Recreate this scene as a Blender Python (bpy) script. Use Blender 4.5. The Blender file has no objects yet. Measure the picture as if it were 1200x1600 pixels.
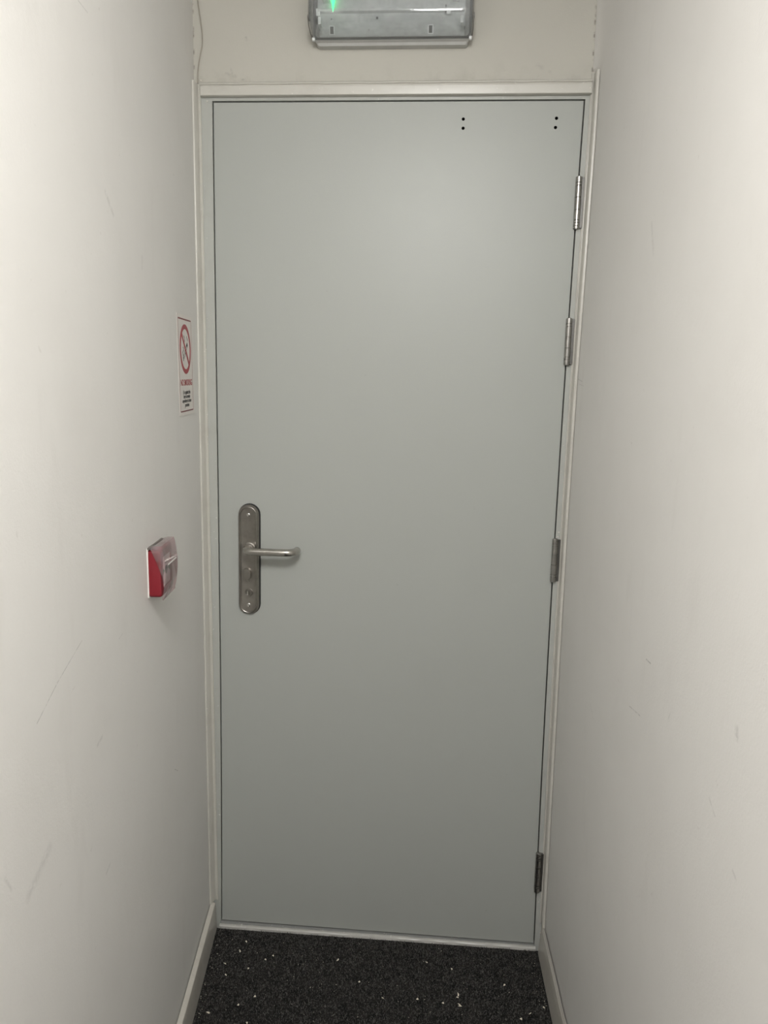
import bpy, bmesh, math, random
from mathutils import Vector, Matrix
C = bpy.context.scene
COL = C.collection
PI = math.pi

# ------------------------------------------------------------------ camera, world, light, exposure
F_PX = 1150.0
cam_d = bpy.data.cameras.new('camera')
cam = bpy.data.objects.new('camera', cam_d); COL.objects.link(cam)
cam_d.sensor_fit = 'VERTICAL'; cam_d.sensor_height = 36.0; cam_d.lens = 36.0*F_PX/1600.0
cam_d.clip_start = 0.02
right = Vector((0.9968, 0.0758, 0.0235)); fwd = Vector((-0.0715, 0.9861, -0.1499)); up = Vector((-0.0346, 0.1477, 0.9884))
M = Matrix.Identity(4)
for r in range(3):
    M[r][0] = right[r]; M[r][1] = up[r]; M[r][2] = -fwd[r]
M.translation = Vector((0.53495, -1.74892, 1.38366))
cam.matrix_world = M
C.camera = cam

w = bpy.data.worlds.new('world'); C.world = w; w.use_nodes = True
w.node_tree.nodes['Background'].inputs[0].default_value = (1, 1, 1, 1)
w.node_tree.nodes['Background'].inputs[1].default_value = 0.02
C.view_settings.view_transform = 'Standard'; C.view_settings.look = 'None'
C.view_settings.exposure = 0.0; C.view_settings.gamma = 1.0; C.view_settings.use_curve_mapping = False

# ceiling lamp: area light facing down, plus a point light added to shape falloff
LAMP_POS = (0.50, -1.88, 2.36)
ld = bpy.data.lights.new('ceiling_lamp', 'AREA'); ld.shape = 'RECTANGLE'; ld.size = 0.34; ld.size_y = 0.42
ld.energy = 17.5; ld.color = (1.0, 0.993, 0.975)
lamp = bpy.data.objects.new('ceiling_lamp', ld); COL.objects.link(lamp); lamp.location = LAMP_POS
ls = bpy.data.lights.new('ceiling_lamp_fill', 'POINT'); ls.shadow_soft_size = 0.13
ls.energy = 32.0; ls.color = (1.0, 0.993, 0.975)
lamp2 = bpy.data.objects.new('ceiling_lamp_fill', ls); COL.objects.link(lamp2); lamp2.location = (0.50, -1.88, 2.21)

# ------------------------------------------------------------------ helpers
def link(name, me, mats, parent=None):
    o = bpy.data.objects.new(name, me); COL.objects.link(o)
    for m in (mats if isinstance(mats, (list, tuple)) else [mats]): me.materials.append(m)
    if parent: o.parent = parent
    return o

def obj(name, bm, mats, parent=None, smooth=None, bevel=None):
    bmesh.ops.recalc_face_normals(bm, faces=bm.faces[:])
    me = bpy.data.meshes.new(name); bm.to_mesh(me); bm.free()
    o = link(name, me, mats, parent)
    if smooth is not None:
        me.polygons.foreach_set('use_smooth', [True]*len(me.polygons))
        me.set_sharp_from_angle(angle=math.radians(smooth))
    if bevel:
        b = o.modifiers.new('bevel', 'BEVEL'); b.width = bevel; b.segments = 3; b.limit_method = 'ANGLE'; b.angle_limit = math.radians(35)
        b.harden_normals = False
    return o

def tag(o, label=None, cat=None, group=None, kind=None):
    if label: o['label'] = label
    if cat: o['category'] = cat
    if group: o['group'] = group
    if kind: o['kind'] = kind
    return o

def empty(name, loc, rot=(0, 0, 0), parent=None):
    o = bpy.data.objects.new(name, None); COL.objects.link(o); o.location = loc; o.rotation_euler = rot
    o.empty_display_size = .02
    if parent: o.parent = parent
    return o

def box(bm, x0, x1, y0, y1, z0, z1, f=None, mi=0):
    vs = [(x, y, z) for x in (x0, x1) for y in (y0, y1) for z in (z0, z1)]
    v = [bm.verts.new(f(*p) if f else p) for p in vs]
    for q in ((0, 1, 3, 2), (4, 6, 7, 5), (0, 4, 5, 1), (2, 3, 7, 6), (0, 2, 6, 4), (1, 5, 7, 3)):
        bm.faces.new([v[i] for i in q]).material_index = mi

def loft(bm, rings, cap=True, closed=False):
    R = [[bm.verts.new(p) for p in r] for r in rings]
    n = len(R[0]); pairs = list(zip(R, R[1:])) + ([(R[-1], R[0])] if closed else [])
    for a, b in pairs:
        for i in range(n):
            j = (i+1) % n
            bm.faces.new((a[i], a[j], b[j], b[i]))
    if cap and not closed:
        bm.faces.new(R[0]); bm.faces.new(R[-1][::-1])

def tube(bm, pts, rad, n=16, cap=True):
    pts = [Vector(p) for p in pts]; rings = []
    nrm = None
    for i, p in enumerate(pts):
        t = (pts[min(i+1, len(pts)-1)] - pts[max(i-1, 0)]).normalized()
        if nrm is None:
            nrm = t.orthogonal().normalized()
        nrm = (nrm - t*nrm.dot(t)).normalized(); b = t.cross(nrm)
        r = rad[i] if isinstance(rad, (list, tuple)) else rad
        rings.append([p + nrm*math.cos(2*PI*k/n)*r + b*math.sin(2*PI*k/n)*r for k in range(n)])
    loft(bm, rings, cap)

def stadium(cx, cz, w_, h_, y, n=14):
    """outline of a plate with round ends, in the x-z plane at depth y"""
    r = w_/2; out = []
    for k in range(n+1):
        a = PI*k/n; out.append((cx + r*math.cos(a), y, cz + h_/2 - r + r*math.sin(a)))
    for k in range(n+1):
        a = PI + PI*k/n; out.append((cx + r*math.cos(a), y, cz - h_/2 + r + r*math.sin(a)))
    return out

def rrect(cx, cz, w_, h_, r, y, n=5):
    out = []
    for (sx, sz, a0) in ((1, 1, 0), (-1, 1, PI/2), (-1, -1, PI), (1, -1, 1.5*PI)):
        for k in range(n+1):
            a = a0 + PI/2*k/n
            out.append((cx + sx*(w_/2-r) + r*math.cos(a), y, cz + sz*(h_/2-r) + r*math.sin(a)))
    return out

def disc(cx, cz, r, y, n=28):
    return [(cx + r*math.cos(2*PI*k/n), y, cz + r*math.sin(2*PI*k/n)) for k in range(n)]

# ------------------------------------------------------------------ materials
class Mat:
    def __init__(s, name):
        s.m = bpy.data.materials.new(name); s.m.use_nodes = True; s.t = s.m.node_tree
        s.b = s.t.nodes['Principled BSDF']; s.out = s.t.nodes['Material Output']
        s.tc = s.t.nodes.new('ShaderNodeTexCoord')
    def n(s, typ, **kw):
        nd = s.t.nodes.new(typ)
        for k, v in kw.items(): setattr(nd, k, v)
        return nd
    def l(s, a, b): s.t.links.new(a, b)
    def math(s, op, a, b=None, c=None, clamp=False):
        nd = s.n('ShaderNodeMath', operation=op, use_clamp=clamp)
        for i, v in enumerate((a, b, c)):
            if v is None: continue
            if isinstance(v, (int, float)): nd.inputs[i].default_value = v
            else: s.l(v, nd.inputs[i])
        return nd.outputs[0]
    def vmath(s, op, a, b=None, out=0, scale=None):
        nd = s.n('ShaderNodeVectorMath', operation=op)
        for i, v in enumerate((a, b)):
            if v is None: continue
            if isinstance(v, tuple): nd.inputs[i].default_value = v
            else: s.l(v, nd.inputs[i])
        if scale is not None:
            if isinstance(scale, (int, float)): nd.inputs['Scale'].default_value = scale
            else: s.l(scale, nd.inputs['Scale'])
        return nd.outputs[out]
    def noise(s, scale, detail=3, rough=.5, vec=None, stretch=None):
        nd = s.n('ShaderNodeTexNoise'); nd.inputs['Scale'].default_value = scale
        nd.inputs['Detail'].default_value = detail; nd.inputs['Roughness'].default_value = rough
        v = vec or s.tc.outputs['Object']
        if stretch: v = s.vmath('MULTIPLY', v, stretch)
        s.l(v, nd.inputs['Vector']); return nd.outputs['Fac']
    def ramp(s, fac, lo, hi):
        nd = s.n('ShaderNodeMapRange'); nd.inputs['From Min'].default_value = lo; nd.inputs['From Max'].default_value = hi
        s.l(fac, nd.inputs['Value']); return nd.outputs[0]
    def mix(s, fac, a, b):
        nd = s.n('ShaderNodeMix', data_type='RGBA')
        if isinstance(fac, (int, float)): nd.inputs[0].default_value = fac
        else: s.l(fac, nd.inputs[0])
        for i, v in ((6, a), (7, b)):
            if isinstance(v, tuple): nd.inputs[i].default_value = v + (1,)
            else: s.l(v, nd.inputs[i])
        return nd.outputs[2]
    def seg(s, a, b, wd, strength):
        """soft-edged mark along the segment a-b (object space), width wd"""
        a, b = Vector(a), Vector(b); d = b - a; L2 = d.length_squared
        pa = s.vmath('SUBTRACT', s.tc.outputs['Object'], tuple(a))
        h = s.math('DIVIDE', s.vmath('DOT_PRODUCT', pa, tuple(d), out=1), L2, clamp=True)
        dist = s.vmath('LENGTH', s.vmath('SUBTRACT', pa, s.vmath('SCALE', s._const(tuple(d)), scale=h)), out=1)
        return s.math('MULTIPLY', s.math('SUBTRACT', 1.0, s.math('DIVIDE', dist, wd), clamp=True), strength)
    def _const(s, v):
        nd = s.n('ShaderNodeCombineXYZ')
        for i in range(3): nd.inputs[i].default_value = v[i]
        return nd.outputs[0]
    def bump(s, h, strength, dist):
        nd = s.n('ShaderNodeBump'); nd.inputs['Strength'].default_value = strength; nd.inputs['Distance'].default_value = dist
        s.l(h, nd.inputs['Height']); s.l(nd.outputs[0], s.b.inputs['Normal'])
    def color(s, c):
        if isinstance(c, tuple): s.b.inputs['Base Color'].default_value = c + (1,)
        else: s.l(c, s.b.inputs['Base Color'])
    def set(s, **kw):
        for k, v in kw.items(): s.b.inputs[k.replace('_', ' ')].default_value = v

def simple(name, col, rough=.5, metal=0, var=0, vscale=30, bumps=0, bscale=200, spec=.5, coat=0):
    m = Mat(name); m.set(Roughness=rough, Metallic=metal)
    m.b.inputs['Specular IOR Level'].default_value = spec; m.b.inputs['Coat Weight'].default_value = coat
    if var:
        f = m.noise(vscale, 4, .6)
        m.color(m.mix(m.ramp(f, .3, .7), tuple(c*(1-var) for c in col), tuple(min(1, c*(1+var)) for c in col)))
    else: m.color(col)
    if bumps: m.bump(m.noise(bscale, 3), bumps, .0006)
    return m.m

def wall_mat(name, base, dirt, marks, grime=None):
    m = Mat(name); m.set(Roughness=.55); m.b.inputs['Specular IOR Level'].default_value = .3
    f = m.ramp(m.noise(3.2, 6, .62), .42, .75)
    c = m.mix(m.math('MULTIPLY', f, .10), base, dirt)
    # faint vertical scuffing
    f2 = m.ramp(m.noise(9, 5, .6, stretch=(1.2, 1.2, .35)), .60, .82)
    c = m.mix(m.math('MULTIPLY', f2, .14), c, dirt)
    f3 = m.ramp(m.noise(70, 2, .5), .74, .80)
    c = m.mix(m.math('MULTIPLY', f3, .22), c, dirt)
    tot = None
    for a, b, wd, st in marks:
        sg = m.seg(a, b, wd, st); tot = sg if tot is None else m.math('MAXIMUM', tot, sg)
    if tot is not None:
        br = m.ramp(m.noise(160, 2), .30, .55)
        c = m.mix(m.math('MULTIPLY', m.math('MULTIPLY', tot, br), .66), c, (.16, .15, .14))
    if grime is not None: c = grime(m, c, dirt)
    m.color(c)
    n1 = m.noise(260, 3, .6); n2 = m.noise(28, 3, .5)
    m.bump(m.math('ADD', m.math('MULTIPLY', n1, .35), n2), .35, .0018)
    return m.m

W, H = .8235, 2.04
def BR(z):                                                    # the hanging side bows in slightly at mid height
    u = min(max(z/H, 0), 1); return -.008*4*u*(1-u)
def BL(z):                                                    # so does the lock side, lower down
    u = min(max(z/H, 0), 1); return .0040*6.75*u*(1-u)**2
def interp(z, tab):
    if z <= tab[0][0]: return tab[0][1]
    for (a, p), (b, q) in zip(tab, tab[1:]):
        if z <= b: return p + (q-p)*(z-a)/(b-a)
    return tab[-1][1]
XRT = [(-.1, .8478), (0, .8476), (.3, .8458), (.9, .8425), (1.1, .8420), (1.43, .8435), (1.93, .8502), (2.088, .8510)]
def XL(y, z): return -.045 + .008*(2.1 - z) - .1192*y        # left wall face
def XR(y, z):                                                 # right wall face; plaster swells into the corner over the door
    s_ = min(max((z - 2.090)/.012, 0), 1)
    return interp(z, XRT) - .0235*y - .0115*s_*math.exp(min(y, 0)/.03)
def Lp(y, z): return (XL(y, z), y, z)
def Rp(y, z): return (XR(y, z), y, z)

WALL = (.765, .750, .722); DIRT = (.45, .42, .38)
def corner_crack(m, c, dirt, xc):
    """broken dark filler line up an inner corner"""
    sp = m.n('ShaderNodeSeparateXYZ'); m.l(m.tc.outputs['Object'], sp.inputs[0])
    lean = m.math('ADD', sp.outputs[0], m.math('MULTIPLY', sp.outputs[2], .006))
    d = m.math('ABSOLUTE', m.math('SUBTRACT', lean, xc + .0126))
    near = m.math('SUBTRACT', 1.0, m.math('DIVIDE', d, .0035), clamp=True)
    ns = m.ramp(m.noise(42, 3, .6, stretch=(.2, .2, 1.0)), .50, .60)
    return m.mix(m.math('MULTIPLY', m.math('MULTIPLY', near, ns), .75), c, (.12, .10, .08))
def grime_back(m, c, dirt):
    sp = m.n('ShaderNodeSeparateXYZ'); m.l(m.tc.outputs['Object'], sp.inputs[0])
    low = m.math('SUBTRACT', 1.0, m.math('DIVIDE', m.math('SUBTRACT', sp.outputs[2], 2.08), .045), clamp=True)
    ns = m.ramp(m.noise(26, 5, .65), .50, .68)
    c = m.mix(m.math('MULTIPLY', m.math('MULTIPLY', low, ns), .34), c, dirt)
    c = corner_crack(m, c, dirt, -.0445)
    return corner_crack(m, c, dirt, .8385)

left_marks = [(Lp(-0.822, 1.052), Lp(-0.908, 1.027), 0.0011, 0.7),
              (Lp(-0.908, 1.027), Lp(-0.972, 1.002), 0.0011, 0.8),
              (Lp(-0.851, 1.000), Lp(-0.867, 0.997), 0.001, 0.5),
              (Lp(-0.760, 0.885), Lp(-0.782, 0.881), 0.004, 0.3),
              (Lp(-0.346, 0.612), Lp(-0.320, 0.595), 0.0016, 0.6),
              (Lp(-0.956, 0.835), Lp(-1.017, 0.816), 0.01, 0.25),
              (Lp(-0.751, 0.674), Lp(-0.769, 0.670), 0.003, 0.35),
              (Lp(-0.648, 1.005), Lp(-0.668, 1.003), 0.0014, 0.4),
              (Lp(-0.730, 1.892), Lp(-0.695, 1.894), 0.0012, 0.5),
              (Lp(-0.649, 1.675), Lp(-0.617, 1.652), 0.006, 0.3),
              (Lp(-0.467, 1.619), Lp(-0.470, 1.598), 0.004, 0.25),
              (Lp(-1.055, 0.851), Lp(-1.067, 0.873), 0.003, 0.3)]
right_marks = [(Rp(-0.657, 1.007), Rp(-0.679, 1.008), 0.0018, 0.9),
               (Rp(-0.590, 0.904), Rp(-0.648, 0.913), 0.0014, 0.6),
               (Rp(-0.336, 0.799), Rp(-0.368, 0.783), 0.0012, 0.45),
               (Rp(-0.973, 1.043), Rp(-0.975, 1.034), 0.006, 0.4),
               (Rp(-0.921, 0.933), Rp(-0.940, 0.922), 0.002, 0.35),
               (Rp(-0.499, 1.670), Rp(-0.523, 1.621), 0.006, 0.25),
               (Rp(-0.032, 2.014), Rp(-0.016, 1.989), 0.004, 0.35),
               (Rp(-0.022, 1.442), Rp(-0.072, 1.435), 0.0018, 0.5),
               (Rp(-0.040, 1.430), Rp(-0.088, 1.425), 0.0015, 0.4),
               (Rp(-0.774, 0.972), Rp(-0.768, 0.963), 0.002, 0.3),
               (Rp(-0.996, 0.892), Rp(-1.005, 0.888), 0.003, 0.3)]
back_marks = [((.075, 0, 2.175), (.076, 0, 2.171), .004, .5), ((.03, 0, 2.10), (.05, 0, 2.095), .006, .35),
              ((.04, 0, 2.11), (.045, 0, 2.095), .004, .35), ((.066, 0, 2.088), (.07, 0, 2.088), .003, .6),
              ((.722, 0, 2.112), (.73, 0, 2.108), .007, .25), ((.745, 0, 2.10), (.75, 0, 2.098), .005, .2)]
m_left = wall_mat('painted_plaster_left', WALL, DIRT, left_marks)
m_right = wall_mat('painted_plaster_right', WALL, DIRT, right_marks)
m_back = wall_mat('painted_plaster_back_dim', (.535, .519, .465), (.36, .35, .30), back_marks, grime_back)  # darker than the side walls: weaker light over the door put into colour
m_plain = simple('rear_plaster_dark', (.30, .29, .28), .6, var=.03, vscale=4)  # unseen rear wall, darkened to hold back bounce light
m_ceil = simple('ceiling_paint', (.62, .61, .60), .7)

def door_paint():
    m = Mat('grey_door_paint'); m.set(Roughness=.40); m.b.inputs['Specular IOR Level'].default_value = .42
    c = m.mix(m.math('MULTIPLY', m.ramp(m.noise(4, 5, .6), .45, .75), .12), (.408, .422, .396), (.368, .371, .348))
    c = m.mix(m.math('MULTIPLY', m.ramp(m.noise(55, 2, .5), .73, .80), .25), c, (.30, .30, .28))
    m.color(c)
    m.bump(m.math('ADD', m.noise(420, 2, .5), m.math('MULTIPLY', m.noise(12, 2), .8)), .12, .0012)
    return m.m
m_door = door_paint()
def gloss(name, col, wear=(.30, .27, .23)):
    m = Mat(name); m.set(Roughness=.32)
    c = m.mix(m.math('MULTIPLY', m.ramp(m.noise(14, 6, .65), .52, .74), .22), col, wear)
    c = m.mix(m.math('MULTIPLY', m.ramp(m.noise(120, 3, .6), .68, .74), .55), c, (.86, .84, .80))
    m.color(c); m.bump(m.noise(60, 4, .6), .25, .0012)
    return m.m
m_frame = gloss('frame_gloss_paint', (.445, .455, .425))
m_arch = gloss('architrave_gloss_paint', (.575, .56, .51))
m_base = gloss('skirting_gloss_paint', (.53, .505, .455), (.24, .19, .15))
m_sill = gloss('threshold_paint', (.50, .49, .46), (.22, .20, .18))
m_sillshade = gloss('sill_grey_shaded', (.27, .275, .265))  # darkened because little light reaches under the leaf
m_dark = simple('plain_black', (.012, .012, .012), .6)
m_hole = simple('dark_hole', (.008, .008, .008), .8)
def brushed(name, col, rough, stretch):
    m = Mat(name); m.set(Metallic=1.0, Roughness=rough)
    n1 = m.noise(900, 2, .5, stretch=stretch)
    m.color(m.mix(m.ramp(m.noise(40, 4, .6), .35, .7), tuple(c*.8 for c in col), col))
    m.bump(n1, .12, .0003); return m.m
m_steel = brushed('brushed_steel', (.36, .34, .31), .34, (1, 1, .06))
m_collar = brushed('dull_steel', (.34, .32, .29), .5, (1, 1, 1))
m_steel2 = brushed('satin_steel_lever', (.56, .54, .50), .26, (.06, 1, 1))
m_hinge = brushed('hinge_steel', (.43, .42, .40), .30, (1, 1, .05))
m_leaf = brushed('dull_hinge_leaf', (.19, .186, .178), .4, (1, 1, .05))
m_bright = simple('bright_screw_steel', (.50, .49, .46), .24, metal=1)
m_red = simple('red_plastic', (.21, .010, .019), .42)
m_wplastic = simple('white_plastic', (.80, .78, .74), .35)

# ------------------------------------------------------------------ setting
FZ = -.015
bm = bmesh.new(); box(bm, -.35, 1.2, -3.3, -.016, FZ-.05, FZ)
m = Mat('carpet_backing'); m.set(Roughness=1.0); m.b.inputs['Specular IOR Level'].default_value = .05
m.color(m.mix(m.ramp(m.noise(45, 5, .6), .35, .7), (.016, .016, .016), (.035, .033, .031)))
m.bump(m.noise(500, 3, .7), .8, .003)
m_carpet = m.m
for v in bm.verts:
    if v.co.y > -.1: v.co.y = -.016 + .0065*max(0, v.co.x)/.8235
floor = tag(obj('floor', bm, m_carpet), kind='structure')
bm = bmesh.new(); box(bm, -.45, 1.3, -3.3, .15, 2.42, 2.5); tag(obj('ceiling', bm, m_ceil), kind='structure')

# left wall: runs in towards the door at a slight angle, steps out behind the camera's shoulder
bm = bmesh.new()
path = [(0.12, 0), (-1.30, 0), (-1.36, 1), (-3.2, 1)]
prof = []
for z in (FZ-.05, 2.43):
    a = []
    for yy, k in path: a.append((XL(yy, z) if not k else -.30, yy, z))
    a += [(-.42, -3.2, z), (-.42, .12, z)]
    prof.append(a)
loft(bm, prof); tag(obj('wall_left', bm, m_left), kind='structure')
bm = bmesh.new()
zs_ = [FZ-.05, 0, .15, .3, .5, .7, .9, 1.1, 1.27, 1.43, 1.6, 1.77, 1.93, 2.05, 2.088, 2.092, 2.096, 2.102, 2.2, 2.43]
ys_ = [.12, 0, -.008, -.016, -.03, -.045, -.06, -.09, -.15, -.3, -.8, -1.6, -3.2]
loft(bm, [[(XR(y, z), y, z) for y in ys_] + [(1.1, -3.2, z), (1.1, .12, z)] for z in zs_])
tag(obj('wall_right', bm, m_right, smooth=30), kind='structure')
bm = bmesh.new()
zt = 2.062
box(bm, XL(0, 2.2)-.02, XR(0, 2.2)+.02, 0, .12, zt, 2.43)
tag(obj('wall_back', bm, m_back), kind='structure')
bm = bmesh.new(); box(bm, -.42, 1.1, -3.3, -3.2, FZ-.05, 2.43); tag(obj('wall_rear', bm, m_plain), kind='structure')

# skirting boards: profile swept along each wall
def skirting(name, fn, ys):
    bm = bmesh.new()
    rings = []
    for y in ys: rings.append(fn(y))
    loft(bm, rings)
    return tag(obj(name, bm, m_base, bevel=.0012), kind='structure')
random.seed(4)
LB = lambda y: -.0117 - .1192*y          # front face of the left skirting at floor
def lsk(y):
    j = random.uniform(-.0006, .0006)
    xf = LB(y); zb = FZ - .004
    return [(xf, y, zb), (xf-.0016, y, .040), (xf-.0030, y, .0585+j), (xf-.0042, y, .0605+j), (xf-.0145, y, .0625+j), (XL(y, .06)+.0022, y, .0635+j), (XL(y, .03)+.0015, y, zb)]
skirting('baseboard_left', lsk, [-.0165 - .06*i for i in range(21)])
RB = lambda y: .8333 - .0222*y
def rsk(y):
    j = random.uniform(-.0006, .0006); k = random.uniform(0, .0012)
    xf = RB(y); zb = FZ - .004
    return [(xf, y, zb), (xf+.0035, y, .040), (xf+.0058, y, .0575+j), (xf+.0072, y, .060+j), (XR(y, .07)-.0042-k, y, .066+j), (XR(y, .07)-.0032-k, y, .0665+j), (XR(y, .03)-.0015, y, zb)]
skirting('baseboard_right', rsk, [-.0165 - .05*i for i in range(60)])

# door lining (jambs and head with a stop behind the leaf)
g = .0032
NZ = [FZ-.04, 0, .1, .2, .35, .5, .65, .8, .95, 1.1, 1.25, 1.4, 1.55, 1.7, 1.85, 1.95, H+.0032]
def strip(bm, fa, fb, y0, y1, zs):
    loft(bm, [[(fa(z), y0, z), (fb(z), y0, z), (fb(z), y1, z), (fa(z), y1, z)] for z in zs])
def in_l(z): return -.0276 + .0100*(1.95 - z)                # inner edges of the architraves
def in_r(z): return W + BR(z) + .0135
bm = bmesh.new()
strip(bm, lambda z: -.040, lambda z: -g + BL(z), -.001, .11, NZ)
strip(bm, lambda z: W+g+BR(z), lambda z: W+.05, -.001, .11, NZ)
box(bm, -.040, W+.05, -.001, .11, H+.0032, H+.03)
box(bm, -.0035, .012, .048, .075, FZ-.04, H+.002); box(bm, W-.018, W+.0030, .048, .075, FZ-.04, H+.002)
box(bm, .012, W-.018, .048, .075, H-.015, H+.0035)
tag(obj('trim_1', bm, m_frame), kind='structure')
# dark seal strip, added so the gap round the leaf reads dark
bm = bmesh.new()
strip(bm, lambda z: -g+BL(z)-.0003, lambda z: BL(z)-.0003, .012, .03, NZ[1:]); strip(bm, lambda z: W+BR(z)+.0003, lambda z: W+g+BR(z)+.0003, .012, .03, NZ[1:])
box(bm, 0, W, .012, .03, H+.0003, H+g+.0003)
tag(obj('trim_2', bm, m_dark), kind='structure')

# architraves: small quirk bead by the lining, steep ogee, thick outer bead against the wall
def arch_profile(w_, b):
    return [(0, 0), (0, .0032), (.0008, .0042), (.0022, .0042), (.0030, .0030), (.0036, .0012), (.0036+(w_-b-.0036)*.40, .0014), (.0036+(w_-b-.0036)*.60, .0050), (w_-b-.0006, .0215), (w_-b+.0004, .0232), (w_-b+.0016, .0238), (w_-.0016, .0240), (w_, .0225), (w_, 0)]
bm = bmesh.new()
def upright(bm, xin, xout, z0, z1, b, n=24):
    rings = []
    for i in range(n+1):
        z = z0 + (z1-z0)*i/n
        a, c_ = xin(z), xout(z); w_ = abs(c_-a); s = 1 if c_ > a else -1
        rings.append([(a + s*u, -.0011-v, z) for u, v in arch_profile(w_, b)])
    loft(bm, rings)
upright(bm, in_l, lambda z: XL(-.012, z)+.0004, .0600, 2.0785, .0050)
upright(bm, in_r, lambda z: XR(-.012, min(z, 2.085))-.0004, .0635, 2.094, .0068)
# head
x0, x1 = -.0262, .8375
hp = [(2.0505, 0), (2.0505, .0095), (2.0516, .0112), (2.055, .0118), (2.0690, .0125), (2.0705, .0112), (2.0722, .0112), (2.0735, .0140), (2.0755, .0146), (2.0780, .0120), (2.0788, .0080), (2.0788, 0)]
rings = []
for i in range(31):
    x = x0 + (x1-x0)*i/30; dz = .0004*math.sin(i*1.7) + .0016*(x-.4)
    rings.append([(x, -.0011-v, zz+dz*(1 if k > 4 else .3)) for k, (zz, v) in enumerate(hp)])
loft(bm, rings)
tag(obj('trim_3', bm, m_arch, smooth=35), kind='structure')
# flakes of broken paint and filler on the architraves and by the skirting
random.seed(11)
bm = bmesh.new()
def chip(x, y, z, s):
    vs = [Vector((random.uniform(-1, 1), random.uniform(-.4, .4), random.uniform(-1, 1)))*s + Vector((x, y, z)) for _ in range(7)]
    h = bmesh.ops.convex_hull(bm, input=[bm.verts.new(v) for v in vs])
    bmesh.ops.delete(bm, geom=[e for e in h['geom_interior'] if isinstance(e, bmesh.types.BMVert)], context='VERTS')
for (x, y, z, s) in ((-.0325, -.0165, .240, .0030), (-.0228, -.0095, .244, .0018), (.848, -.017, .152, .0020), (.8475, -.0185, .083, .0040), (.8455, -.0175, .076, .0030),
                     (.8425, -.018, .079, .0018), (.8375, -.018, .045, .0024), (.8370, -.018, .030, .0018), (.8312, -.004, .126, .0028), (.8305, -.004, .121, .0020),
                     (-.0265, -.0095, 2.0835, .0022), (-.014, -.002, 2.043, .0025), (.833, -.0165, 2.060, .002), (-.0225, -.010, 1.493, .0020),
                     (.8235, -.003, 1.072, .0026), (.8250, -.004, 1.085, .0018), (.8430, -.0170, .79, .0014), (.8432, -.0170, .80, .0014), (.8430, -.0170, .81, .0012), (.8428, -.0170, .825, .0012)):
    chip(x, y, z, s)
tag(obj('trim_5', bm, simple('chipped_filler', (.78, .74, .68), .7)), kind='structure')

# threshold: grey sill under the leaf, its dimness put into a darker colour, and a paler weathered strip in front, slightly out of square
bm = bmesh.new(); rings = []; r2_ = []
for i in range(61):
    x = -.004 + .8325*i/60; u = i/60; j = random.uniform(-.0006, .0006); k = random.uniform(-.0004, .0004)
    ym = -.0056 + .0042*u; yf = -.0150 + .0050*u
    rings.append([(x, .07, FZ-.04), (x, .07, -.0042), (x, ym+.0004, -.0042), (x, ym, -.0050), (x, ym, FZ-.04)])
    r2_.append([(x, ym-.0007, FZ-.04), (x, ym-.0007, -.0062+k), (x, ym-.0016, -.0056+k), (x, yf+.0020+j, -.0062+k), (x, yf+j, -.0085), (x, yf+j, FZ-.04)])
loft(bm, rings)
tag(obj('trim_6', bm, m_sillshade, smooth=40), kind='structure')
bm = bmesh.new(); loft(bm, r2_)
tag(obj('trim_4', bm, m_sill, smooth=40), kind='structure')

# ------------------------------------------------------------------ the door
HOLES = ((.5635, 2.0035), (.5638, 1.9845), (.7670, 2.0045), (.7658, 1.9855))
bm = bmesh.new(); loft(bm, [[(BL(z), 0, z), (W+BR(z), 0, z), (W+BR(z), .044, z), (BL(z), .044, z)] for z in [H*i/24 for i in range(25)]])
door = obj('door_1', bm, m_door)
bm = bmesh.new()
for (x, z) in HOLES: loft(bm, [disc(x, z, .0036, -.01, 24), disc(x, z, .0036, .02, 24)])
cutter = obj('cutter', bm, m_hole)
bo = door.modifiers.new('holes', 'BOOLEAN'); bo.operation = 'DIFFERENCE'; bo.solver = 'EXACT'; bo.object = cutter
me = bpy.data.meshes.new_from_object(door.evaluated_get(bpy.context.evaluated_depsgraph_get()))
door.modifiers.clear(); door.data = me; bpy.data.objects.remove(cutter)
tag(door, 'pale grey flush fire door, closed, with steel lever handle and four hinges', kind='structure')
for (x, z) in HOLES:
    bm = bmesh.new()
    loft(bm, [disc(x, z, .00355, .0196, 24), disc(x, z, .00355, .0004, 24), disc(x, z, .0031, .0004, 24), disc(x, z, .0031, .0190, 24)])
    h = obj('screw_hole', bm, m_hole, door, smooth=40)
    h['label'] = 'small black screw hole left in the door paint'

# handle back plate with pressed rims
hx, hz = .0780, .988
bm = bmesh.new()
loft(bm, [stadium(hx+.0012, hz+.001, .0540, .2775, .0005), stadium(hx+.0012, hz+.001, .0540, .2775, -.0030)])  # black backing, offset up and right to draw a dark edge line
plate_bk = obj('plate_backing', bm, m_dark, door, smooth=50); plate_bk['label'] = 'black backing behind the handle plate'
bm = bmesh.new()
prof = [(.0515, .2750, -.0025), (.0515, .2750, -.0055), (.0500, .2735, -.0070), (.0470, .2705, -.0070), (.0455, .2690, -.0078), (.0425, .2660, -.0112), (.0405, .2640, -.0118),
        (.0385, .2620, -.0112), (.0365, .2600, -.0090), (.0350, .2585, -.0088)]
loft(bm, [stadium(hx, hz, a, b, y, 20) for a, b, y in prof])
plate = obj('handle_plate', bm, m_steel, door, smooth=32)
Y0 = -.0088
# screws top and bottom
for z in (hz+.1125, hz-.1135):
    bm = bmesh.new()
    loft(bm, [disc(hx, z, .0046, Y0+.0005), disc(hx, z, .0046, Y0-.0008), disc(hx, z, .0036, Y0-.0016), disc(hx, z, .0018, Y0-.0018), disc(hx, z, .0016, Y0-.0006)])
    s = obj('screw', bm, m_bright, plate, smooth=40)
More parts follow.
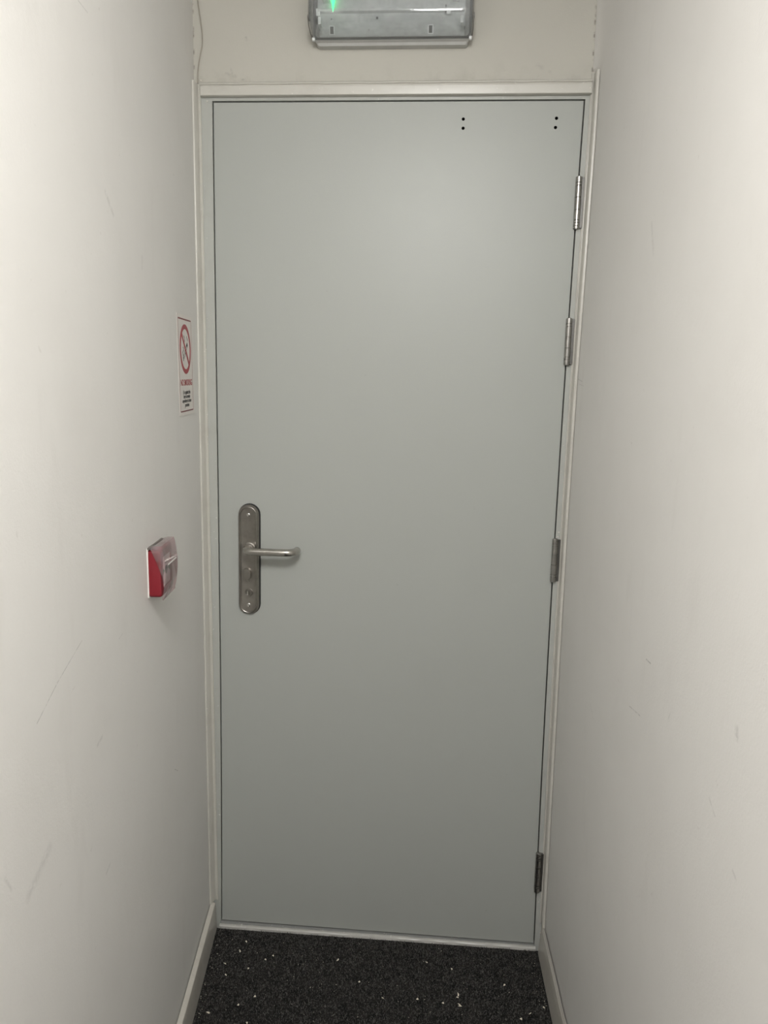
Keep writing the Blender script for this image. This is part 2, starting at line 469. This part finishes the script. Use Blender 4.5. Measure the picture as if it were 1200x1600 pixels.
# lever: neck, bend, bar, return to door
bm = bmesh.new()
zl = 1.0185
pts = []; xs, yo = .081, -.052; r1 = .016
pts += [(xs, Y0-.0005, zl), (xs, -.022, zl), (xs, yo+r1, zl)]
for k in range(1, 9):
    a = PI/2*k/8; pts.append((xs + r1*(1-math.cos(a)), yo + r1 - r1*math.sin(a), zl))
xe = .2000; r2 = .024
for i in range(1, 7): pts.append((xs+r1 + (xe-r2-xs-r1)*i/6, yo, zl))
for k in range(1, 11):
    a = PI/2*k/10; pts.append((xe - r2 + r2*math.sin(a), yo + r2 - r2*math.cos(a), zl))
pts.append((xe, yo+r2+.010, zl))
rad = [.0092]*len(pts); pts.append((xe, yo+r2+.0112, zl)); rad.append(.0080)
tube(bm, pts, rad, 24)
lever = obj('lever_handle', bm, m_steel2, plate, smooth=50)
bm = bmesh.new()
loft(bm, [disc(xs, zl, .0150, Y0+.0005), disc(xs, zl, .0150, Y0-.0020), disc(xs, zl, .0138, Y0-.0034), disc(xs, zl, .0116, Y0-.0040), disc(xs, zl, .0112, -.0200), disc(xs, zl, .0100, -.0210)])
obj('lever_collar', bm, m_collar, plate, smooth=35)
# raised oval cylinder cover
bm = bmesh.new()
zc = .9545; xc = hx-.002
loft(bm, [rrect(xc, zc, .0200, .0290, .0098, Y0+.0005), rrect(xc, zc, .0200, .0290, .0098, Y0-.0115), rrect(xc, zc, .0184, .0274, .0090, Y0-.0130), rrect(xc, zc, .0120, .0200, .0058, Y0-.0134)])
o = obj('cylinder_cover', bm, m_steel, plate, smooth=35)
bm = bmesh.new()
loft(bm, [disc(xc+.002, zc-.0195, .0022, Y0+.0003), disc(xc+.002, zc-.0195, .0020, Y0-.0014), disc(xc+.002, zc-.0195, .001, Y0-.0018)])
obj('rivet', bm, m_bright, plate, smooth=40)
# thumb turn rosette
zt2 = .9070; xt = hx+.001
bm = bmesh.new()
loft(bm, [disc(xt, zt2, .0098, Y0+.0005), disc(xt, zt2, .0098, Y0-.0018), disc(xt, zt2, .0086, Y0-.0030), disc(xt, zt2, .0078, Y0-.0026), disc(xt, zt2, .0074, Y0-.0008)])
obj('lock_rosette', bm, m_steel, plate, smooth=35)
bm = bmesh.new()
loft(bm, [rrect(xt-.0012, zt2, .0046, .0125, .0022, Y0-.0004), rrect(xt-.0012, zt2, .0046, .0125, .0022, Y0-.0085), rrect(xt-.0012, zt2, .0034, .0110, .0016, Y0-.0098)])
obj('thumb_turn', bm, m_bright, plate, smooth=35)

# hinges
def hinge(zlo, zhi, flip):
    L = zhi - zlo; xk, yk = W+.0022+BR((zlo+zhi)/2), -.0052; R_ = .0071
    fr = [0, .045, .11, .16, .36, .60, .83, .885, 1.0]
    cuts = [1-f_ for f_ in fr][::-1] if flip else fr
    bm = bmesh.new(); rings = []
    zs = []
    for i, c in enumerate(cuts):
        z = zlo + L*c
        if i in (0, len(cuts)-1): zs.append((z, R_*.98))
        else: zs += [(z-.0009, R_), (z-.0008, R_*.70), (z+.0008, R_*.70), (z+.0009, R_)]
    for z, r_ in zs: rings.append([(xk + r_*math.cos(2*PI*k/22), yk + r_*math.sin(2*PI*k/22), z) for k in range(22)])
    loft(bm, rings)
    hg = obj('hinge', bm, m_hinge, door, smooth=40)
    bm = bmesh.new(); box(bm, xk, xk+.0125, -.0066, -.0008, zlo+.001, zhi-.001)
    obj('hinge_leaf', bm, m_leaf, hg, bevel=.0006)
    bm = bmesh.new()
    for zz, s in ((zhi, 1), (zlo, -1)):
        loft(bm, [[(xk + r_*math.cos(2*PI*k/16), yk + r_*math.sin(2*PI*k/16), zz + s*d_) for k in range(16)] for r_, d_ in ((.0046, -.0004), (.0046, .0010), (.0034, .0017))])
    obj('pin_cap', bm, m_hinge, hg, smooth=35)
for zlo, zhi, fl in ((1.772, 1.881, False), (1.474, 1.577, False), (.965, 1.068, True), (.151, .257, True)):
    hinge(zlo, zhi, fl)

# ------------------------------------------------------------------ emergency light above the door
LX0, LX1 = .2275, .5765
ex, ez = (LX0+LX1)/2, 2.2205
el = tag(empty('emergency_light', (ex, 0, ez)), 'wall-mounted emergency bulkhead light with clear cover and green indicator above the door', 'emergency light')
Wd = LX1-LX0; Hh = .131
m_tray = simple('grey_white_plastic', (.52, .52, .50), .4, var=.06, vscale=30)
m_refl = simple('reflector_paint', (.60, .62, .62), .35, var=.05, vscale=18)
def clear_plastic(name, tint, haze, rough=.06, ior=1.45):
    m = Mat(name); t = m.t; t.nodes.remove(m.b)
    tr = m.n('ShaderNodeBsdfTransparent'); tr.inputs[0].default_value = tint + (1,)
    gl = m.n('ShaderNodeBsdfGlossy'); gl.inputs['Roughness'].default_value = rough
    df = m.n('ShaderNodeBsdfDiffuse'); df.inputs[0].default_value = (.62, .63, .63, 1)
    ge = m.n('ShaderNodeNewGeometry')
    ca = m.math('ABSOLUTE', m.vmath('DOT_PRODUCT', ge.outputs['Incoming'], ge.outputs['Normal'], out=1))
    f0 = ((ior-1)/(ior+1))**2
    fr = m.math('ADD', m.math('MULTIPLY', m.math('POWER', m.math('SUBTRACT', 1.0, ca, clamp=True), 5.0), 1-f0), f0)
    m1 = m.n('ShaderNodeMixShader'); m2 = m.n('ShaderNodeMixShader')
    f = m.math('MULTIPLY', m.ramp(m.noise(22, 5, .6), .25, .8), haze)
    m.l(f, m1.inputs[0]); m.l(tr.outputs[0], m1.inputs[1]); m.l(df.outputs[0], m1.inputs[2])
    m.l(fr, m2.inputs[0]); m.l(m1.outputs[0], m2.inputs[1]); m.l(gl.outputs[0], m2.inputs[2])
    m.l(m2.outputs[0], m.out.inputs[0]); return m.m
m_clear = clear_plastic('clear_polycarbonate', (.96, .97, .97), .30)
m_clear2 = clear_plastic('clear_acrylic_lid', (.93, .82, .83), .34, .12, 1.34)
# base tray on the wall
bm = bmesh.new()
loft(bm, [rrect(0, -.003, Wd-.018, Hh+.008, .008, 0), rrect(0, -.003, Wd-.018, Hh+.008, .008, -.0165), rrect(0, -.001, Wd-.008, Hh+.002, .010, -.0200), rrect(0, 0, Wd-.006, Hh, .010, -.0265),
          rrect(0, 0, Wd-.016, Hh-.010, .008, -.0265), rrect(0, 0, Wd-.016, Hh-.010, .008, -.0120)])
obj('base_tray', bm, m_tray, el, smooth=35)
# dark seal between tray and cover
bm = bmesh.new()
loft(bm, [rrect(0, 0, Wd-.008, Hh-.002, .010, -.0264), rrect(0, 0, Wd-.008, Hh-.002, .010, -.0285), rrect(0, 0, Wd-.016, Hh-.010, .008, -.0285), rrect(0, 0, Wd-.016, Hh-.010, .008, -.0264)], closed=True)
obj('cover_seal', bm, simple('grey_seal', (.10, .10, .10), .5), el)
# reflector gear tray; slot shade is modelled as dark slabs on the clips
bm = bmesh.new()
rp = [(-.0290, -.0600), (-.0470, -.0220), (-.0540, -.0200), (-.0560, -.0160), (-.0560, .0160), (-.0540, .0200), (-.0470, .0220), (-.0290, .0600)]
xw = Wd/2-.018
rings = [[(s*xw, y, z) for y, z in rp] + [(s*xw, y+.0015 if k > 3 else y+.0015, z*.97) for k, (y, z) in list(enumerate(rp))[::-1]] for s in (-1, 1)]
loft(bm, rings)
box(bm, -xw, -xw+.0015, -.050, -.028, -.050, .050); box(bm, xw-.0015, xw, -.050, -.028, -.050, .050)
refl = obj('reflector', bm, m_refl, el)
m_slot = simple('slot_shadow_plastic', (.16, .16, .16), .6)
m_clip = simple('pale_clip_plastic', (.86, .88, .88), .4)
FA, FB = Vector((0, -.0290, -.0600)), Vector((0, -.0470, -.0220))
FU = (FB-FA).normalized(); FN = Vector((0, FU.z, -FU.y)); FN = FN if FN.y < 0 else -FN
def slab(bm, x, u, w_, h_, t0, t1):   # small block lying on the lower sloping face of the reflector, u 0 (wall side) .. 1
    c0 = FA.lerp(FB, u) + Vector((x, 0, 0))
    box(bm, -w_/2, w_/2, -h_/2, h_/2, t0, t1, lambda a, b, c: tuple(c0 + Vector((a, 0, 0)) + FU*b + FN*c))
for x in (-.1290, .0840):
    bm = bmesh.new(); slab(bm, x, .30, .0120, .0175, -.0005, .0018)
    cl = obj('clip_block', bm, m_clip, el); cl['label'] = 'pale retaining clip inside the cover'
    bm = bmesh.new(); slab(bm, x, .30, .0072, .0135, .0015, .0022)
    obj('clip_slot', bm, m_slot, cl)
for x, u, r_ in ((-.0305, .80, .0046), (-.1290, .78, .0026), (-.0490, .30, .0020)):
    bm = bmesh.new(); slab(bm, x, u, r_, r_, -.0005, .0012)
    obj('reflector_screw', bm, m_slot, el)
for x in (-.1565, .1215):
    bm = bmesh.new(); slab(bm, x, 1.08, .0085, .0130, .002, .0050)
    obj('end_clip', bm, m_clip, el)
    bm = bmesh.new(); slab(bm, x-.006, 1.14, .0030, .0150, .002, .0055)
    obj('end_clip_arm', bm, m_slot, el)
# fluorescent tube with end holders
bm = bmesh.new(); tube(bm, [(-.138, -.0680, .008), (.138, -.0680, .008)], .0078, 20)
obj('lamp_tube', bm, simple('unlit_tube_glass', (.72, .74, .74), .2), el, smooth=40)
for s in (-1, 1):
    bm = bmesh.new(); box(bm, s*.136-.008, s*.136+.008, -.078, -.055, -.006, .020)
    obj('lamp_holder', bm, m_clip, el, bevel=.001)
# green charge indicator, its downward glow streak built into the teardrop shape
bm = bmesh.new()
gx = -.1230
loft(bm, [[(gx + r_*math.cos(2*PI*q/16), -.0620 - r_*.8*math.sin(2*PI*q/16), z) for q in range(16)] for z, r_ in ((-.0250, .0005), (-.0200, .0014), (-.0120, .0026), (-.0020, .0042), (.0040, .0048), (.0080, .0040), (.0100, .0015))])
mg = Mat('green_led_glow'); mg.color((.0, .5, .1)); mg.b.inputs['Emission Color'].default_value = (.03, 1, .25, 1); mg.b.inputs['Emission Strength'].default_value = 3.2
led = obj('indicator_lamp_glow', bm, mg.m, el, smooth=60); led['label'] = 'lit green indicator with its glow streak built into the shape'
# clear cover: shell with chamfered lower and upper faces and rounded ends
def cover_ring(y, ins_x, ins_z, r): return rrect(0, 0, Wd-2*ins_x, Hh-2*ins_z, r, y, 6)
outer = [(-.0270, .0022, .0005, .010), (-.0300, .0006, .0005, .010), (-.0480, .0002, .0030, .013), (-.0660, .0004, .0075, .015), (-.0780, .0010, .0125, .016), (-.0850, .0035, .0175, .016), (-.0890, .0090, .0250, .014), (-.0902, .0160, .0330, .012)]
bm = bmesh.new()
rings = [cover_ring(*q) for q in outer]
inner = [cover_ring(y+.0016 if i == len(outer)-1 else y, a+.0018, b+.0018, max(.003, r-.0015)) for i, (y, a, b, r) in enumerate(outer)]
loft(bm, rings, cap=False); 
R0 = [bm.verts.new(p) for p in rings[-1]]; bm.faces.new(R0)
bmesh.ops.remove_doubles(bm, verts=bm.verts[:], dist=1e-6)
cov = obj('clear_cover', bm, m_clear, el, smooth=50)
s_ = cov.modifiers.new('thickness', 'SOLIDIFY'); s_.thickness = .0016; s_.offset = -1
# end ribs and catches
for s in (-1, 1):
    bm = bmesh.new()
    tube(bm, [(s*(Wd/2-.0012), -.030, -.060), (s*(Wd/2-.0006), -.048, -.0590), (s*(Wd/2-.0004), -.064, -.0540), (s*(Wd/2-.0010), -.077, -.0470), (s*(Wd/2-.003), -.084, -.040), (s*(Wd/2-.004), -.087, 0)], .0011, 8)
    rb = obj('cover_rib', bm, simple('grey_rib_plastic', (.20, .19, .175), .35), el, smooth=50)
    bm = bmesh.new()
    zc_ = -.040
    loft(bm, [[(s*(Wd/2+d_), -.070 + r_*math.cos(2*PI*k/20), zc_ + r_*math.sin(2*PI*k/20)) for k in range(20)] for d_, r_ in ((-.004, .0062), (.0006, .0062), (.0014, .0048))])
    ct = obj('cover_catch', bm, simple('grey_catch_plastic', (.24, .235, .225), .35), el, smooth=35)
    bm = bmesh.new(); box(bm, s*.150-.003, s*.150+.003, -.074, -.058, -.054, -.040)
    obj('catch_clip', bm, m_clip, el, bevel=.0006)
    bm = bmesh.new(); box(bm, s*(Wd/2-.0050)-.003, s*(Wd/2-.0050)+.003, -.0330, -.0255, -Hh/2-.0022, -Hh/2+.004)
    obj('corner_lug', bm, m_clip, el, bevel=.001)

# ------------------------------------------------------------------ fire alarm call point on the left wall
ROT = (-.008, 0, math.radians(90+6.8))
def on_left(y, z, off=0.0): return (XL(y, z) + off, y, z)
cp = tag(empty('fire_call_point', on_left(-.4570, 1.068, .0004), ROT), 'red manual fire alarm call point under a clear flip lid on the left wall', 'fire alarm')
S = .087
bm = bmesh.new()
loft(bm, [rrect(0, 0, S+.003, .092, .003, 0), rrect(0, 0, S+.003, .092, .003, -.0022)])
bp = obj('back_plate', bm, m_wplastic, cp, smooth=40)
bm = bmesh.new()
loft(bm, [rrect(0, -.0015, S-.002, .085, .005, -.0018), rrect(0, -.0015, S, .087, .006, -.0050), rrect(0, -.0015, S, .087, .006, -.0200), rrect(0, -.0015, S-.003, .084, .006, -.0232),
          rrect(0, -.0015, S-.010, .078, .005, -.0240), rrect(0, -.0015, S-.030, .056, .003, -.0240), rrect(0, -.0015, S-.031, .055, .003, -.0215)])
hb = obj('red_housing', bm, m_red, cp, smooth=35)
bm = bmesh.new(); box(bm, -.028, .028, -.0225, -.0213, -.029, .026)
pn = obj('press_panel', bm, simple('white_panel', (.82, .81, .78), .3), cp)
m_ink = simple('black_ink', (.02, .02, .02), .6); m_green = simple('green_ink', (.05, .22, .10), .6)
bm = bmesh.new()
loft(bm, [disc(0, -.0015, .0085, -.0224, 24), disc(0, -.0015, .0085, -.0228, 24)])
obj('press_spot', bm, m_ink, pn)
for s in (-1, 1):
    bm = bmesh.new()
    vs = [(s*.026, -.0226, .006), (s*.026, -.0226, -.009), (s*.0135, -.0226, -.0015)]
    vb = [(x, y-.0003, z) for x, y, z in vs]; loft(bm, [vs, vb])
    obj('arrow_mark', bm, m_green, pn)
# clear lid, hinged at the top and bowed out in front, side cheeks tapering down
def lid_off(z):   # how far the lid stands off the wall
    u = (z + .045)/.096
    return .0262 + .0062*math.sin(PI*min(max(u, 0), 1))**.8
bm = bmesh.new()
zz = [-.0495 + .0995*i/22 for i in range(23)]
g1 = [bm.verts.new((-S/2-.0022, -lid_off(z), z)) for z in zz]; g2 = [bm.verts.new((S/2+.0022, -lid_off(z), z)) for z in zz]
for i in range(22): bm.faces.new((g1[i], g2[i], g2[i+1], g1[i+1]))
# top face
t1 = bm.verts.new((-S/2-.0022, -.0035, .0455)); t2 = bm.verts.new((S/2+.0022, -.0035, .0455))
t3 = bm.verts.new((-S/2-.0022, -.015, .0500)); t4 = bm.verts.new((S/2+.0022, -.015, .0500))
bm.faces.new((g1[-1], g2[-1], t4, t3)); bm.faces.new((t3, t4, t2, t1))
# cheeks: curved rear edge running from the top back corner down to the front
for gg, sx in ((g1, -1), (g2, 1)):
    tt = t1 if sx < 0 else t2; t_ = t3 if sx < 0 else t4
    xx = sx*(S/2+.0022); prev = tt; 
    top = None
    rear = []
    for i in range(22, 4, -1):
        z = zz[i]; u = (z - zz[5])/(zz[22]-zz[5]); dep = .0035 + (lid_off(z)-.0035)*(1-u)**.75
        rear.append((i, bm.verts.new((xx, -min(dep, lid_off(z)-.0005), min(z, .0455+.0))) if i < 22 else tt))
    bm.faces.new((tt, t_, gg[22]))
    for (i, a), (j, b) in zip(rear, rear[1:]):
        bm.faces.new((gg[i], a, b, gg[j]))
lid = obj('clear_lid', bm, m_clear2, cp, smooth=30)
s_ = lid.modifiers.new('thickness', 'SOLIDIFY'); s_.thickness = .0014; s_.offset = 0
bm = bmesh.new()
tube(bm, [(-S/2-.003, -.0040, .0455), (S/2+.003, -.0040, .0455)], .0026, 10)
obj('lid_hinge', bm, simple('smoked_plastic', (.14, .12, .11), .3), cp, smooth=50)
bm = bmesh.new(); box(bm, -.030, .030, -.0345, -.0335, .0125, .0150)
obj('lid_ridge', bm, m_wplastic, lid)

# ------------------------------------------------------------------ no smoking sign
def text_mesh(txt, size, spacing=1.0):
    cu = bpy.data.curves.new('lettering', 'FONT'); cu.body = txt; cu.size = size; cu.align_x = 'CENTER'; cu.align_y = 'CENTER'
    cu.space_character = spacing; cu.extrude = .00008; cu.offset = size*.012
    to = bpy.data.objects.new('lettering', cu); COL.objects.link(to)
    dg = bpy.context.evaluated_depsgraph_get(); me = bpy.data.meshes.new_from_object(to.evaluated_get(dg))
    bpy.data.objects.remove(to); bpy.data.curves.remove(cu)
    me.transform(Matrix.Rotation(PI/2, 4, 'X'))
    return me
sg = tag(empty('no_smoking_sign', on_left(-.1560, 1.4485, .0004), (-.008, -.037, ROT[2])), 'NO SMOKING sticker with a red prohibition ring on the left wall', 'sign')
m_stk = simple('sticker_film', (.74, .695, .655), .28, var=.03, vscale=40)
m_sred = simple('sign_red', (.36, .035, .045), .45)
m_sbrown = simple('sign_border_red', (.20, .03, .035), .45)
bm = bmesh.new(); loft(bm, [rrect(0, 0, .142, .212, .003, 0), rrect(0, 0, .142, .212, .003, -.0007)])
obj('sticker', bm, m_stk, sg)
def frame_mesh(bm, w_, h_, t, y0, y1, r):
    loft(bm, [rrect(0, 0, w_, h_, r, y0), rrect(0, 0, w_, h_, r, y1), rrect(0, 0, w_-2*t, h_-2*t, max(.0005, r-t), y1), rrect(0, 0, w_-2*t, h_-2*t, max(.0005, r-t), y0)], closed=True)
bm = bmesh.new(); frame_mesh(bm, .126, .197, .0011, -.0006, -.0009, .004)
box(bm, -.061, .061, -.0009, -.0006, .0955, .0980); box(bm, -.061, .061, -.0009, -.0006, -.0980, -.0960)
obj('border', bm, m_sbrown, sg)
bm = bmesh.new()
zc = .0345; R1, R2 = .0525, .0425
loft(bm, [disc(0, zc, R1, -.0006, 64), disc(0, zc, R1, -.0010, 64), disc(0, zc, R2, -.0010, 64), disc(0, zc, R2, -.0006, 64)], closed=True)
c_, s_n = math.cos(math.radians(-45)), math.sin(math.radians(-45))
rot = lambda x, y, z: (x*c_ - z*s_n, y, zc + x*s_n + z*c_)
box(bm, -.046, .046, -.0011, -.0007, -.0042, .0042, rot)
obj('prohibition_ring', bm, m_sred, sg)
bm = bmesh.new()
c2, s2 = math.cos(math.radians(38)), math.sin(math.radians(38))
rot2 = lambda x, y, z: (x*c2 - z*s2 + .000, y, zc - .004 + x*s2 + z*c2)
for a, b, t in ((-.030, .020, .0008),):
    box(bm, a, b, -.0009, -.0006, .0030, .0042, rot2); box(bm, a, b, -.0009, -.0006, -.0042, -.0030, rot2); box(bm, a, a+.0012, -.0009, -.0006, -.0042, .0042, rot2)
box(bm, .016, .026, -.0009, -.0006, -.0042, .0042, rot2)
def ribbon(bm, pts, w0):
    for (x0_, z0_), (x1_, z1_) in zip(pts, pts[1:]):
        d = Vector((x1_-x0_, 0, z1_-z0_)); n_ = Vector((-d.z, 0, d.x)).normalized()*w0/2; e = d.normalized()*w0*.2
        a, b = Vector((x0_, -.0007, z0_))-e, Vector((x1_, -.0007, z1_))+e
        q = [a+n_, a-n_, b-n_, b+n_]; loft(bm, [[tuple(v) for v in q], [tuple(v + Vector((0, -.0002, 0))) for v in q]])
ribbon(bm, [(-.012+.006*math.sin(i*.9)+.0009*i, zc+.028-.0036*i) for i in range(13)], .0022)
ribbon(bm, [(.020+.004*math.sin(i*.9+1), zc+.018+.002*i) for i in range(6)], .0020)
ribbon(bm, [(-.022+.004*math.sin(i*1.1), zc+.004-.003*i) for i in range(9)], .0026)
obj('cigarette_symbol', bm, m_ink, sg)
t = link('heading_text', text_mesh('NO SMOKING', .0185, .92), m_sred, sg); t.location = (0, -.0009, -.0370)
for k, ln in enumerate(('It is against the', 'law to smoke', 'anywhere in these', 'premises')):
    t = link('small_text', text_mesh(ln, .0118, .98), m_ink, sg); t.location = (0, -.0009, -.0570 - .0092*k)

# ------------------------------------------------------------------ thin cable down the corner above the door
bm = bmesh.new()
cpts = [(x-.0062, z) for x, z in ((-.0310, 2.42), (-.0305, 2.36), (-.0295, 2.30), (-.0265, 2.250), (-.0230, 2.225), (-.0195, 2.200), (-.0175, 2.180), (-.0180, 2.160), (-.0225, 2.140), (-.0265, 2.120), (-.0290, 2.100), (-.0290, 2.0795))]
def cr(P, t):
    i = min(int(t), len(P)-2); u = t-i
    p0, p1, p2, p3 = (Vector(P[max(0, min(len(P)-1, i+d))]) for d in (-1, 0, 1, 2))
    return .5*((2*p1) + (p2-p0)*u + (2*p0-5*p1+4*p2-p3)*u*u + (3*p1-p0-3*p2+p3)*u**3)
pts = []
for k in range(67):
    q = cr(cpts, k/6); pts.append((q[0], -.0028, q[1]))
tube(bm, pts, .0014, 8)
tag(obj('cable', bm, simple('painted_cable', (.36, .33, .28), .5), smooth=60), 'thin painted cable hanging down the wall above the top left corner of the door frame', 'cable')

# ------------------------------------------------------------------ carpet pile and crumbs
random.seed(7)
verts = []; faces = []
def blade(x, y, h, w_, lean):
    a = random.uniform(0, PI); dx, dy = math.cos(a)*w_, math.sin(a)*w_
    b = random.uniform(0, 2*PI); lx, ly = math.cos(b)*lean, math.sin(b)*lean
    n0 = len(verts)
    z = FZ - .0005
    verts.extend([(x-dx, y-dy, z), (x+dx, y+dy, z), (x+dx*.8+lx*.5, y+dy*.8+ly*.5, z+h*.6), (x-dx*.8+lx*.5, y-dy*.8+ly*.5, z+h*.6), (x+lx, y+ly, z+h)])
    faces.append((n0, n0+1, n0+2, n0+3)); faces.append((n0+3, n0+2, n0+4))
for _ in range(60000):
    y = -.62*random.random()**1.15
    x = random.uniform(LB(y)+.001, RB(y)-.001); y -= .0160 - .0055*x/.8235 + random.uniform(0, .0012)
    k = .6 + .4*math.sin(x*31+y*17)*math.sin(y*43-x*9)
    blade(x, y, random.uniform(.0025, .0058)*(.75+.25*k), random.uniform(.0005, .0011), random.uniform(.001, .005))
me = bpy.data.meshes.new('carpet_pile'); me.from_pydata(verts, [], faces)
m = Mat('carpet_fibre'); m.set(Roughness=.9); m.b.inputs['Specular IOR Level'].default_value = .15
c = m.mix(m.ramp(m.noise(260, 2, .6), .35, .7), (.050, .049, .049), (.135, .129, .119))
c = m.mix(m.math('MULTIPLY', m.ramp(m.noise(7, 4, .55), .50, .72), .35), c, (.10, .096, .088))
m.color(c)
pile = link('carpet_pile', me, m.m); tag(pile, 'charcoal looped carpet pile in front of the door', 'carpet', kind='stuff')
m_crumb = simple('pale_wood_crumb', (.74, .68, .56), .8, var=.2, vscale=300)
def crumb_mesh(s, el_):
    bm = bmesh.new()
    vs = [Vector((random.uniform(-1, 1)*el_, random.uniform(-.7, .7), random.uniform(-.5, .5)))*s for _ in range(9)]
    h = bmesh.ops.convex_hull(bm, input=[bm.verts.new(v) for v in vs])
    bmesh.ops.delete(bm, geom=[e for e in bm.verts if not e.link_faces], context='VERTS')
    me = bpy.data.meshes.new('crumb'); bm.to_mesh(me); bm.free(); me.materials.append(m_crumb); return me
protos = [crumb_mesh(.0031, 1.0), crumb_mesh(.0030, 1.6), crumb_mesh(.0025, 2.4)]
import bisect
def px2floor(px, py, z=FZ+.0062):
    d = right*((px-600)/F_PX) + fwd - up*((py-800)/F_PX)
    o_ = Vector((0.53495, -1.74892, 1.38366)); t_ = (z-o_.z)/d.z; return o_ + d*t_
# positions on the carpet measured from the photograph, in metres
big = [(385, 1471), (375, 1486), (427, 1493), (415, 1499), (388, 1513), (352, 1505), (398, 1557), (528, 1500), (561, 1534), (598, 1559), (652, 1561), (667, 1503), (692, 1567), (716, 1554), (706, 1514), (715, 1558), (788, 1539), (718, 1572), (353, 1523), (325, 1582), (372, 1570), (386, 1598), (850, 1574), (828, 1584), (814, 1592), (718, 1570)]
for i, (px, py) in enumerate(big):
    P = px2floor(px, py)
    o = bpy.data.objects.new('carpet_crumb', protos[i % 3 if i % 2 else 0]); COL.objects.link(o)
    o.location = P; o.rotation_euler = (random.uniform(-.2, .2), random.uniform(-.2, .2), random.uniform(0, PI))
    tag(o, 'pale crumb of debris lying on the dark carpet before the door', 'debris', 'larger crumbs on the carpet')
bm = bmesh.new()
def speck(x, y, s):
    a = random.uniform(0, PI); e = random.uniform(.9, 2.4)
    vs = []
    for _ in range(6):
        u, v = random.uniform(-1, 1)*s*e, random.uniform(-.6, .6)*s
        vs.append(bm.verts.new((x + u*math.cos(a) - v*math.sin(a), y + u*math.sin(a) + v*math.cos(a), FZ+.0064 + random.uniform(-.4, .5)*s)))
    bmesh.ops.convex_hull(bm, input=vs)
for _ in range(210):
    y = -.03 - .40*random.random(); speck(random.uniform(LB(y)+.01, RB(y)-.01), y, random.uniform(.0005, .0012))
for _ in range(45):
    y = random.uniform(-.30, -.06); speck(LB(y)+.004+abs(random.gauss(0, .010)), y, random.uniform(.0005, .0012))
for _ in range(55):
    y = random.uniform(-.38, -.05); speck(RB(y)-.004-abs(random.gauss(0, .012)), y, random.uniform(.0005, .0013))
c0 = px2floor(480, 1505)
for _ in range(60):
    speck(random.gauss(c0.x, .035), min(-.03, random.gauss(c0.y, .03)), random.uniform(.0004, .0009))
for v in [v for v in bm.verts if not v.link_faces]: bm.verts.remove(v)
tag(obj('fine_crumbs', bm, m_crumb), 'fine pale crumbs scattered over the dark carpet', 'debris', kind='stuff')
